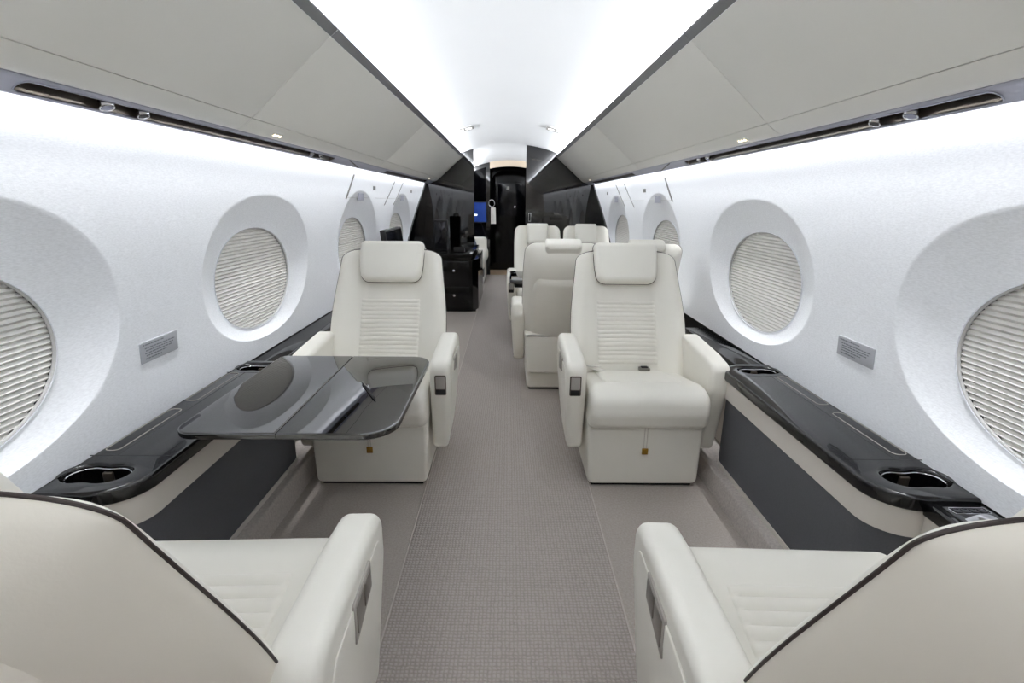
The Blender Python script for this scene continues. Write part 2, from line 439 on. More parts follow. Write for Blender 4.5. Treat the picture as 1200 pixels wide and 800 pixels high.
# service strip under the bin
PA, PB = (.957,1.4290), (1.0085,1.4005)        # aisle edge and outer lip
ux, uz = PB[0]-PA[0], PB[1]-PA[1]; UL = math.hypot(ux, uz); ux /= UL; uz /= UL
def ps(sx):   # plan (w along strip, y, h up) -> world
    return lambda w, y, h: (sx*(PA[0]+ux*w), y, PA[1]+uz*w+h)
PSU = [(1.12, 3.02), (4.25, 6.3)]
for sx, nm in ((-1,'left'), (1,'right')):
    holes = [rrect(.0130, .0520, a, b, .0190, 8) for a, b in PSU]
    st = plate('service_strip', [rrect(0, UL, Y0, YB-.01, .001, 1)]+holes, 0, .004, .0008, M['lavender'], None, ps(sx))
    struct(st); st.name = 'trim_service_'+nm
    mb = MB(); mb.prism(rrect(UL-.0035, UL, Y0, YB-.01, 0), -.0005, .034, 0, ps(sx)); struct(mb.build('trim_lip_'+nm, M['lavender'], smooth=False))
    for a, b in PSU:
        near = a < 2
        pu = empty('service_panel', (sx*.985, (a+b)/2, 1.45), '%s dark bronze passenger service panel under the %s overhead bin' % ('long near' if near else 'far', nm), 'service panel', 'passenger service panels')
        def loc(mb): mb.v = [(x-sx*.985, y-(a+b)/2, z-1.45) for x, y, z in mb.v]; return mb
        f = ps(sx)
        mb = MB()
        lo = rrect(.0130, .0520, a, b, .0190, 8)
        n = len(lo)
        mb.add([f(w, y, .001) for w, y in lo]+[f(w, y, .030) for w, y in lo], [(i, (i+1) % n, n+(i+1) % n, n+i) for i in range(n)]+[tuple(range(n, 2*n))])
        loc(mb).build('recess', M['bronze'], pu, angle=30, recalc=False)
        mb = MB(); mb.tube([f(w, y, -.0008) for w, y in lo], .0016, 6, True); loc(mb).build('bezel', M['lavender'], pu)
        if near:
            for (yy, r, k) in ((1.36,.0150,'reading_lamp'), (1.49,.0135,'air_nozzle'), (2.70,.014,'reading_lamp'), (2.82,.0125,'air_nozzle')):
                mb = MB()
                fn = lambda p, q, h, yy=yy: f(.0325+p, yy+q*1.5, h)
                mb.lathe([(r*.96,.028),(r,.004),(r*.98,-.004),(r*.80,-.0045),(r*.78,-.001)], fn, 24)
                o = loc(mb).build(k, M['chrome'], pu)
                mb = MB(); mb.lathe([(r*.77,.0),(r*.76,-.0028)], fn, 24)
                loc(mb).build('lens' if k == 'reading_lamp' else 'opening', M['lens'] if k == 'reading_lamp' else M['matte_black'], o)
    # oxygen-mask style dark joint in the strip ahead of the far panel
    mb = MB(); mb.tube([ps(sx)(.004, 3.25, -.001), ps(sx)(UL*.5, 3.42, -.001), ps(sx)(UL-.004, 3.58, -.001)], .004, 6); struct(mb.build('trim_strip_joint_'+nm, M['bag']))
    # triple reading light on the valance
    for yy, which in ((2.17,'near'), (6.15,'far')):
        fx = empty('reading_light', (sx*.9225, yy, 1.4405), '%s little warm three-bulb light set in the %s overhead bin' % (which, nm), 'light', 'three-bulb lights on the bins')
        tg = Vector((sx*.83, 0, -.56)).normalized(); nr = Vector((-sx*.56, 0, -.83)).normalized()
        ff = lambda p, q, h: tuple(tg*p+Vector((0,1,0))*q+nr*h)
        mb = MB(); mb.prism(rrect(-.010, .010, -.045, .045, .008), -.004, .0022, .0012, ff); mb.build('bezel', M['bin'], fx)
        for q in (-.026, 0, .026):
            mb = MB(); mb.lathe([(.0058,.0),(.0058,.0026),(.0045,.0034)], lambda p, r_, h, q=q: ff(p, r_*1.3+q, h), 16); mb.build('bulb', M['glow'], fx)

# joints, slits and latches in the wall above the far windows
for sx, nm in ((-1,'left'), (1,'right')):
    def onwall(y, z, lift=.002): return (sx*(wallx(z)-lift), y, z)
    def wquad(mb, pts, th=.004):
        # thin solid following the wall
        n = len(pts); a = [onwall(y, z, th) for y, z in pts]; b = [onwall(y, z, -.004) for y, z in pts]
        mb.add(a+b, [tuple(range(n)), tuple(range(2*n-1, n-1, -1))]+[(i, (i+1) % n, n+(i+1) % n, n+i) for i in range(n)])
    for k, (yt, yb_) in enumerate(((3.68, 3.50), (4.97, 4.58), (5.35, 4.94))):
        mb = MB(); w = .030 if k == 0 else .024
        for i in range(8):
            t0, t1 = i/8, (i+1)/8
            za, zb = 1.365-.16*t0, 1.365-.16*t1
            if k > 0: za, zb = 1.365-.21*t0, 1.365-.21*t1
            y, y2 = yt+(yb_-yt)*t0, yt+(yb_-yt)*t1
            wquad(mb, [(y-w/2, za), (y+w/2, za), (y2+w/2, zb), (y2-w/2, zb)], .0015)
        sl = mb.build('air_slit', M['bag'], smooth=False)
        tag(sl, '%s dark upright air slit high on the %s wall' % (('wide near', 'first narrow', 'second narrow')[k], nm), 'air vent', 'upright slits on the upper walls')
    for k, yy in enumerate((4.22, 5.80)):
        mb = MB(); wquad(mb, [(yy-.035, 1.275), (yy+.035, 1.275), (yy+.035, 1.302), (yy-.035, 1.302)], .003)
        la = mb.build('latch', M['bag'], smooth=False)
        tag(la, 'small grey latch on the %s wall above the %s window' % (nm, ('third', 'fourth')[k]), 'latch', 'wall latches above the far windows')
    mb = MB()
    mb.tube([onwall(y, 1.213, .0003) for y in (3.5, 4.1)], .0012, 5)
    mb.tube([onwall(y, 1.213, .0003) for y in (4.25, 5.6)], .0012, 5)
    struct(mb.build('trim_joint_'+nm, M['ring']))
    for k, yy in enumerate((3.86, 5.35)):
        mb = MB(); wquad(mb, [(yy-.075, 1.195), (yy+.075, 1.195), (yy+.055, 1.243), (yy-.055, 1.243)], .0015)
        tb = mb.build('pull_tab', M['lavender'], smooth=False)
        tag(tb, 'grey notch tab at the top of the %s window recess on the %s' % (('third', 'fourth')[k], nm), 'tab', 'notch tabs above the far windows')

# placards
for sx, nm in ((-1,'left'), (1,'right')):
    cy, cz = 1.593, .738
    nx = wallx(cz); sl = (wallx(cz+.03)-wallx(cz-.03))/.06
    up = Vector((sx*sl, 0, 1)).normalized(); nr = Vector((-sx*1, 0, sl)).normalized()
    pl = empty('placard', (sx*nx, cy, cz), 'small brushed metal placard with dark text on the %s wall between windows' % nm, 'sign', 'wall placards')
    ff = lambda p, q, h: tuple(Vector((0,-sx,0))*(-p)*-1*-1+up*q+nr*h) if False else tuple(Vector((0, -sx*-1*-1, 0))*p+up*q+nr*h)
    mb = MB(); mb.prism(rrect(-.090, .090, -.033, .033, .003), -.003, .003, .001, ff); mb.build('plate', M['placard'], pl)
    mb = MB(); rnd = random.Random(3)
    for row, (q, x0, x1) in enumerate(((.023,-.078,.02), (.012,-.070,.074), (.004,-.066,.066), (-.004,-.070,.060), (-.012,-.066,.030), (-.021,-.070,.005))):
        x = x0
        while x < x1:
            wd = rnd.uniform(.006,.016); mb.prism(rrect(x, min(x+wd, x1), q-.0019, q+.0019, 0), .0025, .0034, 0, ff); x += wd+.0028
    mb.build('lettering', M['ink'], pl, smooth=False)

# ------------------------------------------------------------------ side ledges
def arcpts(cx, cy, r, a0, a1, n=8): return [(cx+r*math.cos(a0+(a1-a0)*k/n), cy+r*math.sin(a0+(a1-a0)*k/n)) for k in range(n+1)]
LX, LZ = .900, .526
for sx, nm in ((-1,'left'), (1,'right')):
    lg = empty('side_ledge', (sx*1.02, 1.6, 0), 'glossy black side ledge on cream and charcoal panels along the %s wall' % nm, 'ledge', 'side ledges along the walls')
    T = lambda p: (sx*p[0]-sx*1.02, p[1]-1.6)
    def L(mb): mb.v = [(sx*x-sx*1.02, y-1.6, z) for x, y, z in mb.v]; return mb
    ya, yb = 1.072, 2.12
    out = [(1.131, ya)]+[(1.131, yb)]
    out = [(1.131, ya), (1.131, yb), (.965, yb)]
    path = arcpts(LX+.115, yb-.115, .115, PI/2, PI, 6)+arcpts(LX+.115, ya+.115, .115, PI, 3*PI/2, 10)
    outline = [(1.131, ya), (1.131, yb)]+path
    cups = []
    for cy, flip in ((1.172, 1), (2.035, -1)):
        lp = []
        for k in range(56):
            t = 2*PI*k/56; rx = .079; ry = .049
            pinch = 1-.17*math.exp(-(math.cos(t)/.28)**2)
            lp.append((1.045+rx*math.copysign(abs(math.cos(t))**.85, math.cos(t)), cy+ry*pinch*math.copysign(abs(math.sin(t))**.85, math.sin(t))))
        cups.append(lp)
    plate('top', [[T(p) for p in outline]]+[[T(p) for p in lp] for lp in cups], LZ-.042, LZ, .010, M['black'], lg)
    for lp in cups:
        n = len(lp)
        mb = MB(); mb.add([(a, b, LZ-.010) for a, b in inset(lp, -.001)]+[(a, b, LZ-.085) for a, b in inset(lp, .006)], [(i, (i+1) % n, n+(i+1) % n, n+i) for i in range(n)]+[tuple(range(n, 2*n))])
        well = L(mb).build('cup_holder', M['well'], lg, recalc=False)
        mb = MB(); mb.tube([(a, b, LZ-.012) for a, b in inset(lp, .003)], .0022, 6, True); L(mb).build('rim', M['chrome'], well)
        cy = sum(p[1] for p in lp)/n
        for bx in ((1.036, 1.062, cy+.031, cy+.041), (1.034, 1.052, cy-.041, cy-.033)):
            mb = MB(); mb.box(*bx, LZ-.06, LZ-.020, .003); L(mb).build('divider', M['bronze'], well)
    # slim outlined covers let into the top, and joints of the fold-out leaf
    for a, b in ((1.290, 1.583), (1.655, 1.950)):
        mb = MB(); mb.tube([(p, q, LZ+.0004) for p, q in rrect(1.078, 1.118, a, b, .014, 5)], .0010, 5, True)
        L(mb).build('inlay', M['satin'], lg)
    mb = MB()
    for y in (1.262, 1.960): mb.box(.915, 1.134, y-.0008, y+.0008, LZ-.002, LZ+.0003, 0)
    mb.box(1.060, 1.0613, 1.262, 1.960, LZ-.002, LZ+.0003, 0)
    L(mb).build('joint', M['matte_black'], lg, smooth=False)
    # fronts, following the bulging plan
    def front(off, z0, z1, name, m, zslope=0.):
        pp = arcpts(LX+.115, yb-.115, .115-off, PI/2, PI, 6)+arcpts(LX+.115, ya+.115, .115-off, PI, 3*PI/2, 10)+[(1.12, ya+off)]
        mb = MB(); n = len(pp)
        q = [(min(1.12, a+.014*max(0, LX+.115-a)/.115+.004), b+.012*(1 if b < 1.2 else -1 if b > 2.06 else 0)) for a, b in pp]
        poly = pp+q[::-1]
        mb.prism(poly, z0, z1, .0, XYZ)
        return L(mb).build(name, m, lg, angle=35)
    front(.012, .408, LZ-.040, 'upper_panel', M['creampanel'])
    front(.022, .100, .408, 'lower_panel', M['darkpanel'])
    front(.018, .094, .112, 'base_trim', M['creampanel'])
    # carpeted kick step along the floor
    kk = MB(); kk.prism(rpoly([(.872,0),(.886,.090),(.93,.095),(1.13,.095),(1.13,0)], [0,.012,0,0,0], 4), Y0, 5.4 if sx < 0 else 2.85, 0, lambda a, b, h: (a, h, b))
    L(kk).build('kick_step', M['kick'], lg, angle=50)
    # low narrow ledge beside the chairs, fore and aft of the bulge
    for a, b in ((-1.2, ya+.01), (yb-.005, 5.35 if sx < 0 else 2.85)):
        mb = MB(); mb.prism(rrect(1.003, 1.131, a, b, .004), LZ-.052, LZ-.016, .006, XYZ, 4)
        L(mb).build('low_top', M['black'], lg)
        mb = MB(); mb.prism(rrect(1.012, 1.13, a, b, .0), .095, LZ-.05, 0, XYZ); L(mb).build('low_panel', M['creampanel'], lg, smooth=False)
    # control panel beside the near chair
    z = LZ-.016
    cp = MB(); cp.box(1.025, 1.128, .955, 1.062, z-.002, z+.002, .0015, .004); cpo = L(cp).build('control_panel', M['black'], lg)
    mb = MB(); mb.tube([(p, q, z+.0025) for p, q in rrect(1.034, 1.120, 1.030, 1.054, .004, 3)], .001, 5, True); L(mb).build('outline', M['chrome'], cpo)
    for k in range(4):
        mb = MB(); mb.box(1.040+.0195*k, 1.055+.0195*k, 1.034, 1.050, z+.001, z+.0035, .001); L(mb).build('key', M['darkscreen'], cpo)
    mb = MB(); mb.prism([(1.036+.086*k/12, z+.001+.014*math.sin(PI*k/12)) for k in range(13)], .985, 1.012, .002, lambda a, b, h: (a, h, b)); L(mb).build('dial', M['chrome'], cpo)

# ------------------------------------------------------------------ fold-out table and pen
tb = empty('folding_table', (-.60, 1.585, 0), 'glossy black fold-out table in front of the left club chair', 'table')
TZ = .605
def TL(mb): mb.v = [(x+.60, y-1.585, z) for x, y, z in mb.v]; return mb
oa = rpoly([(-.895,1.238),(-.6155,1.238),(-.6155,1.938),(-.895,1.938)], [.055,.0,.0,.03], 8)
ob = rpoly([(-.6145,1.238),(-.305,1.238),(-.305,1.938),(-.6145,1.938)], [.0,.095,.075,.0], 10)
mb = MB(); mb.prism(oa, TZ-.020, TZ, .005, XYZ, 4); TL(mb).build('wall_leaf', M['table'], tb)
mb = MB(); mb.prism(ob, TZ-.020, TZ, .005, XYZ, 4); TL(mb).build('aisle_leaf', M['table'], tb)
mb = MB(); mb.box(-.902, -.40, 1.50, 1.67, TZ-.045, TZ-.020, .006); mb.box(-.915, -.86, 1.46, 1.71, .49, TZ-.019, .006)
TL(mb).build('support_arm', M['matte_black'], tb)

a = Vector((-.491,1.621,TZ+.0042)); b = Vector((-.408,1.467,TZ+.0042)); d = (b-a).normalized(); LN = (b-a).length
pen = empty('ballpoint_pen', a, 'slim black ballpoint pen lying on the glossy black table', 'pen')
sd = Vector((-d.y, d.x, 0))
fp = lambda p, q, h: tuple(d*h+sd*p+Vector((0,0,1))*q)
mb = MB(); mb.lathe([(.001,0),(.0030,.003),(.0037,.012),(.0040,.085),(.0040,.120),(.0035,.150),(.0014,LN-.004),(.0006,LN)], fp, 14); mb.build('barrel', M['matte_black'], pen)
mb = MB(); mb.box(-.0012, .0012, -.0008, .0008, 0, .001, 0)
mb = MB(); mb.prism(rrect(-.0016, .0016, .0038, .0054, .0005, 2), .004, .045, .0006, fp, 2); mb.build('clip', M['nickel'], pen)

# ------------------------------------------------------------------ chairs
PHI = math.radians(25.9); SP, CP = math.sin(PHI), math.cos(PHI)
YBK, ZBK = -.135, .355
STOP = .665
def bp_(x, s, h): return (x, YBK-s*SP+h*CP, ZBK+s*CP+h*SP)
def make_chair(name, label, group, aisle, sc=1.0, arms=(-1, 1), piping='piping', square=False, loc=(0,0,0), rz=0, strap=True):
    """facing +y; aisle = -1/+1 the side with the control plate"""
    C = empty(name, loc, label, 'chair', group, rz)
    HW = .282*sc
    def W(s):
        if square: return HW-.010*sstep(.45, .70, s)-.006*sstep(.1, 0, s)
        return HW-(.037*sc)*sstep(.25, .70, s)-.006*sstep(.1, 0, s)
    def stop(a):
        aa = abs(a); a0 = .44
        if square:
            return STOP-.004*aa**2-.060*(1-math.sqrt(max(0, 1-(max(0, aa-.72)/.28)**2)))
        if aa <= a0: return STOP-.012*(aa/a0)**2
        t = (aa-a0)/(1-a0); return STOP-.012-.056*(1-math.sqrt(max(0, 1-t**2.3)))
    EDGE = .046
    def sx_of(a, b):
        st = stop(a); s = b*st; x = a*W(s); return x, s
    def front(a, b):
        x, s = sx_of(a, b)
        prof = EDGE*sstep(.42, .92, abs(a))
        bul = .016*math.cos(min(1, abs(a)/.5)*PI/2)*sstep(0, .15, b)*sstep(.62, .3, b)
        rim = (1-abs(a)**14)**.5*(1-b**16)**.5
        h = EDGE+(prof+.020+bul-EDGE)*rim if True else 0
        h = EDGE*1.0*(1-rim)+(prof+.018+bul)*rim
        return x, s, h
    def rear(a, b):
        x, s = sx_of(a, b)
        t = .150*(1-abs(a)**3.2)**.55*(1-b**9)**.5*(1-.25*b)
        return x, s, EDGE-t
    BL = M['leather'] if square else M['leather_shaded']
    us = [math.sin(PI/2*(-1+2*i/36)) for i in range(37)]
    ws = [math.sin(PI/2*i/30)*1.0 for i in range(31)]
    mb = MB(); mb.grid(lambda a, b: bp_(*front(a, b)), us, ws)
    # bottom and lower sides close against the seat
    mb.build('backrest', M['leather'], C, recalc=False, angle=60)
    mb = MB(); mb.grid(lambda a, b: bp_(*rear(a, b)), us, ws)
    shell = mb.build('back_shell', BL, C, recalc=False, angle=60)
    # raised lower pad on the shell
    mb = MB()
    PH = .78 if square else .80; PU = [-PH+2*PH*i/24 for i in range(25)]; PW = [.0+i/20 for i in range(21)]
    def pad(u, w):
        smax = (.50 if square else .645)-(.10 if square else .30)*max(0, (abs(u)/PH-(.75 if square else .62))/(.25 if square else .38))**1.9
        b = max(0.001, w*smax/ .682)
        x, s, h = rear(u, b)
        e = min((1-abs(u)/PH)/.06, (1-w)/.06, 1)
        return bp_(x, s, h-.013*math.sqrt(max(0, e))+.002*(1-max(0, min(1, e))))
    mb.grid(pad, PU, PW); mb.build('rear_pad', BL, C, recalc=False, angle=70)
    # piping round the outline
    pts = [bp_(*sx_of(-1, i/14), EDGE-.001) for i in range(14)]+[bp_(*sx_of(a, 1), EDGE-.001) for a in us]+[bp_(*sx_of(1, 1-(i+1)/14), EDGE-.001) for i in range(14)]
    mb = MB(); mb.tube(pts, .0024, 8); mb.build('piping', M[piping], C)
    # ribbed back panel
    mb = MB(); rx = .148*sc; NR = 15
    def rib(x, s):
        k = (s-.075)/(.40-.075); _, _, h = front(x/W(s), s/STOP)
        e = min(1, (rx-abs(x))/.008)*min(1, k/.02)*min(1, (1-k)/.02)
        return bp_(x, s, h-.002+e*(.0035+.0052*abs(math.sin(PI*NR*k))**.6))
    xs_ = [-rx, -rx+.003, -rx+.008]+[-rx+.02+(2*rx-.04)*i/10 for i in range(11)]+[rx-.008, rx-.003, rx]
    ss = [.075+(.40-.075)*i/(NR*6) for i in range(NR*6+1)]
    mb.grid(rib, xs_, ss); mb.build('ribbed_panel', M['leather'], C, recalc=False, angle=70)
    # headrest pillow
    hw = .156*sc
    pr = rpoly([(-hw*.93,.478),(hw*.93,.478),(hw,.56),(hw*1.04,.692),(-hw*1.04,.692),(-hw,.56)], [.05,.05,.05,.028,.028,.05], 6)
    if square: hw = .105; pr = rpoly([(-hw,.47),(hw,.47),(hw,.682),(-hw,.682)], [.03,.03,.016,.016], 6)
    mb = MB(); mb.prism(pr, -.028, .078, .028, lambda x, s, h: bp_(x, s, h+.012*(1-(x/hw)**2)-.25*max(0, s-.60)*(h > 0)*.3), 6)
    hd = mb.build('headrest', M['leather'], C, angle=50)
    if piping == 'piping':
        mb = MB(); mb.tube([bp_(x, s, .040) for x, s in inset(pr, -.0005)], .0022, 6, True); mb.build('headrest_piping', M[piping], hd)
    # rear skirt
    sw = .255*sc
    mb = MB(); mb.prism(rpoly([(-sw*.94,.135),(sw*.94,.135),(sw*1.04,.40),(-sw*1.04,.40)], [.03,.03,.01,.01]), -.272, -.14, .02, XZY); mb.build('rear_skirt', BL, C)
    # seat
    cw = .249*sc
    prof = rpoly([(-.21,.275),(.235,.275),(.290,.295),(.308,.355),(.296,.430),(.212,.459),(.02,.424),(-.21,.388)], [.02,.03,.045,.06,.09,.16,.1,.03], 9)
    mb = MB(); mb.prism(prof, -cw, cw, .030, YZX, 6); mb.build('seat_cushion', M['leather'], C, angle=50)
    def ztop(y): return interp([(-.21,.388),(.02,.424),(.212,.459)], y)
    mb = MB(); NR2 = 11; rx2 = .170*sc
    def rib2(x, y):
        k = (y+.19)/(.145+.19); e = min(1, (rx2-abs(x))/.008)*min(1, max(0, k)/.02)*min(1, (1-k)/.02)
        return (x, y, ztop(y)-.001+e*(.0030+.0065*abs(math.sin(PI*NR2*k))**.6)-.006*math.cos(x/rx2*PI/2)*0)
    xs_ = [-rx2, -rx2+.003, -rx2+.008]+[-rx2+.02+(2*rx2-.04)*i/8 for i in range(9)]+[rx2-.008, rx2-.003, rx2]
    mb.grid(rib2, xs_, [-.19+(.335)*i/(NR2*6) for i in range(NR2*6+1)]); mb.build('ribbed_seat_panel', M['leather'], C, recalc=False, angle=70)
    # base with leg-rest front
    bw = .243*sc
    mb = MB(); mb.prism(rpoly([(-bw*.985,.012),(bw*.985,.012),(bw*1.01,.286),(-bw*1.01,.286)], [.026,.026,.012,.012]), -.205, .252, .016, XZY); mb.build('base', M['leather'], C)
    mb = MB(); mb.box(-bw*.9, bw*.9, -.19, .235, 0, .013, .002); mb.build('floor_shadow', M['matte_black'], C)  # thin black slab standing in for the shadow line under the base
    # arms
    for s in (-1, 1):
        if s not in arms: continue
        xi, xo = .258*sc, .258*sc+.087
        ap = rpoly([(.180,.140),(.228,.44),(.222,.548),(.10,.566),(-.205,.585),(-.225,.50),(-.16,.26),(-.06,.165)], [.03,.10,.046,.20,.05,.05,.10,.08], 7)
        def af(a, b, h, s=s):
            t = sstep(.50, .14, b); return (s*(h-.020*t*(h-xi)/.092), a, b)
        mb = MB(); mb.prism(ap, xi, xo, .024, af, 6); ar = mb.build('armrest', M['leather'], C, angle=50)
        # trim panel set in the outer face
        ip = rpoly([(.140,.185),(.178,.46),(.165,.515),(-.150,.525),(-.180,.47),(-.13,.28),(-.05,.20)], [.03,.06,.03,.03,.03,.06,.05], 6)
        mb = MB(); mb.prism(ip, xo-.002, xo+.0025, .002, af, 3); mb.build('side_panel', M['leather'], ar)
        if s == aisle:
            # flush metal control on the outer face and tilt switch on the front
            mb = MB(); mb.prism(rpoly([(-.045,.448),(.075,.472),(.075,.530),(-.045,.530)], .004, 3), xo-.001, xo+.0045, .001, af, 2); pn = mb.build('control_plate', M['satin'], ar)
            mb = MB(); mb.prism(rpoly([(-.035,.462),(.012,.471),(.012,.522),(-.035,.522)], .003, 3), xo+.003, xo+.0062, .001, af, 2)
            mb.prism(rpoly([(.018,.472),(.066,.480),(.066,.522),(.018,.522)], .003, 3), xo+.003, xo+.0062, .001, af, 2); mb.build('button', M['nickel'], ar)
            xm = (xi+xo)/2+.004
            ff = lambda a, b, h, s=s: (s*(xm+a), .2262+(b-.44)*.02+h, b)
            mb = MB(); mb.prism(rrect(-.024, .024, .412, .499, .006, 4), -.006, .0025, .001, ff, 2); fpn = mb.build('front_switch', M['bronze'], ar)
            mb = MB(); mb.prism(rrect(-.019, .019, .440, .494, .003, 3), .001, .0050, .001, ff, 2); mb.build('rocker', M['satin'], ar)
            mb = MB(); mb.prism(rrect(-.019, .019, .416, .436, .002, 3), .001, .0035, .001, ff, 2); mb.build('slot', M['matte_black'], ar)
    if strap:
        mb = MB()
        for o in (-.006, .006): mb.box(o-.0018, o+.0018, .2515, .2545, .185, .285, .0008)
        st = mb.build('pull_strap', M['creampanel'], C)
        mb = MB(); mb.box(-.013, .013, .2515, .2585, .158, .186, .002); mb.build('clasp', M['brass'], st)
    return C
GC = 'club chairs around the folding table'
cR = make_chair('club_chair', 'cream leather club chair on the near right, its back to the camera', GC, -1, loc=(.610,.729,0), rz=-.034)
cL = make_chair('club_chair', 'cream leather club chair on the near left, its back to the camera', GC, 1, loc=(-.613,.756,0), rz=.036)
fR = dup(cL, (.585,2.24,0), PI, 'cream leather club chair facing the camera on the right, seat belt on its cushion', GC)
fL = dup(cR, (-.590,2.24,0), PI, 'cream leather club chair facing the camera behind the glossy black table', GC)
# belt ends on the far right chair (local axes are turned half round)
mb = MB()
mb.prism(rrect(-.022, .022, -.030, .030, .006), 0, .006, .002, lambda a, b, h: (.150+a*.8+b*.6, -.115-a*.6+b*.8, .412+h+b*.15))
mb.prism(rrect(-.018, .018, -.010, .075, .004), .0, .004, .0015, lambda a, b, h: (.160+a*.75+b*.66, -.10-a*.66-b*.05, .425+h+b*.5*0+.012))
mb.build('belt_tab', M['towel'], fR)
mb = MB(); mb.prism(rrect(-.026, .026, -.022, .022, .006), 0, .018, .005, lambda a, b, h: (-.075+a, -.130+b, .408+h)); bu = mb.build('belt_buckle', M['nickel'], fR)
mb = MB(); mb.prism(rrect(-.016, .016, -.010, .016, .003), .016, .021, .002, lambda a, b, h: (-.075+a, -.130+b, .408+h)); mb.build('buckle_button', M['matte_black'], bu)

SC = .80
G2 = 'paired conference chairs on the right'
p1 = make_chair('conference_chair', 'cream leather aisle chair with its back turned, behind the far right club chair', G2, -1, SC, (-1,), 'taupe', True, (.310,3.38,0), 0, False)
p2 = make_chair('conference_chair', 'cream leather window chair with its back turned, mostly hidden by the right club chair', G2, 0, SC, (1,), 'taupe', True, (.790,3.38,0), 0, False)
q1 = make_chair('conference_chair', 'cream leather aisle chair facing the camera before the right black bulkhead', G2, 1, SC, (1,), 'taupe', True, (.274,4.74,0), PI, False)
q2 = make_chair('conference_chair', 'cream leather window chair facing the camera before the right black bulkhead', G2, 0, SC, (-1,), 'taupe', True, (.748,4.74,0), PI, False)
# conference table
ct = empty('conference_table', (.5,4.06,0), 'black conference table between the paired cream chairs on the right', 'table')
def CL(mb): mb.v = [(x-.5, y-4.06, z) for x, y, z in mb.v]; return mb
mb = MB(); mb.prism(rrect(.005, 1.0, 3.80, 4.34, .05, 6), .600, .632, .008, XYZ, 4); CL(mb).build('tabletop', M['table'], ct)
mb = MB(); mb.box(.04, .98, 3.98, 4.16, .545, .601, .01); mb.box(.5, .62, 3.99, 4.15, 0, .55, .01); CL(mb).build('pedestal', M['matte_black'], ct)

# ------------------------------------------------------------------ far left: display on the ledge, credenza
dm = empty('display', (-1.04,4.2,.51), 'dark flat display standing on the left ledge behind the left club chair', 'display')
mb = MB(); mb.box(-.020, .020, -.30, .30, .32, .470, .008); mb.v = [(x+(.47-z)*.12+.09, y, z) for x, y, z in mb.v]; mb.build('casing', M['matte_black'], dm)
mb = MB(); mb.box(.019, .023, -.285, .285, .333, .458, .002); mb.v = [(x+(.47-z)*.12+.09, y, z) for x, y, z in mb.v]; mb.build('screen', M['darkscreen'], dm)
mb = MB(); mb.box(.09, .13, -.05, .05, 0, .33, .006); mb.box(.02, .15, -.12, .12, 0, .012, .004); mb.build('stand', M['matte_black'], dm)

cz = empty('credenza', (-.70,6.1,0), 'glossy black credenza with drawers by the left black bulkhead', 'cabinet')
def ZL(mb): mb.v = [(x+.70, y-6.1, z) for x, y, z in mb.v]; return mb
mb = MB(); mb.prism(rpoly([(-1.06,5.60),(-.40,5.60),(-.345,5.75),(-.345,6.78),(-1.06,6.78)], [0,.01,.06,.01,0]), .012, .580, .003, XYZ); ZL(mb).build('body', M['blackcab'], cz)
mb = MB(); mb.box(-1.07, -.395, 5.58, 6.79, .60, .645, .005); mb.box(-1.05, -.41, 5.6, 6.78, .575, .605, .0); ZL(mb).build('top', M['blackcab'], cz)
mb = MB(); mb.box(-1.03, -.37, 5.64, 6.76, 0, .02, 0); ZL(mb).build('plinth', M['matte_black'], cz)
for z0, z1 in ((.30,.565), (.035,.285)):
    mb = MB(); mb.box(-1.04, -.43, 5.592, 5.606, z0, z1, .004); dr = ZL(mb).build('drawer', M['blackcab'], cz)
    mb = MB(); zm = (z0+z1)/2
    mb.lathe([(.004,0),(.004,.012),(.013,.014),(.013,.024),(.008,.027)], lambda p, q, h: (-.60+p, 5.592-h, zm+.03+q), 16); ZL(mb).build('knob', M['chrome'], dr)
sp = empty('speaker', (-.78,6.0,.645), 'black upright box standing on the credenza top', 'box')
mb = MB(); mb.box(-.075, .075, -.08, .08, 0, .34, .008); mb.build('housing', M['matte_black'], sp)
mb = MB(); mb.box(-.062, .062, -.084, -.079, .02, .32, .003); mb.build('face', M['darkscreen'], sp)
ph = empty('phone', (-.56,5.85,.645), 'small black handset unit on the credenza top', 'phone')
mb = MB(); mb.prism(rpoly([(-.05,0),(.05,0),(.05,.03),(-.05,.055)], .006, 3), -.06, .06, .004, lambda a, b, h: (h, a, b)); mb.build('base', M['matte_black'], ph)
mb = MB(); mb.prism(rrect(-.018, .018, -.075, .075, .014), .045, .068, .008, lambda a, b, h: (a+.03, b*.6, h)); mb.build('handset', M['blackcab'], ph)

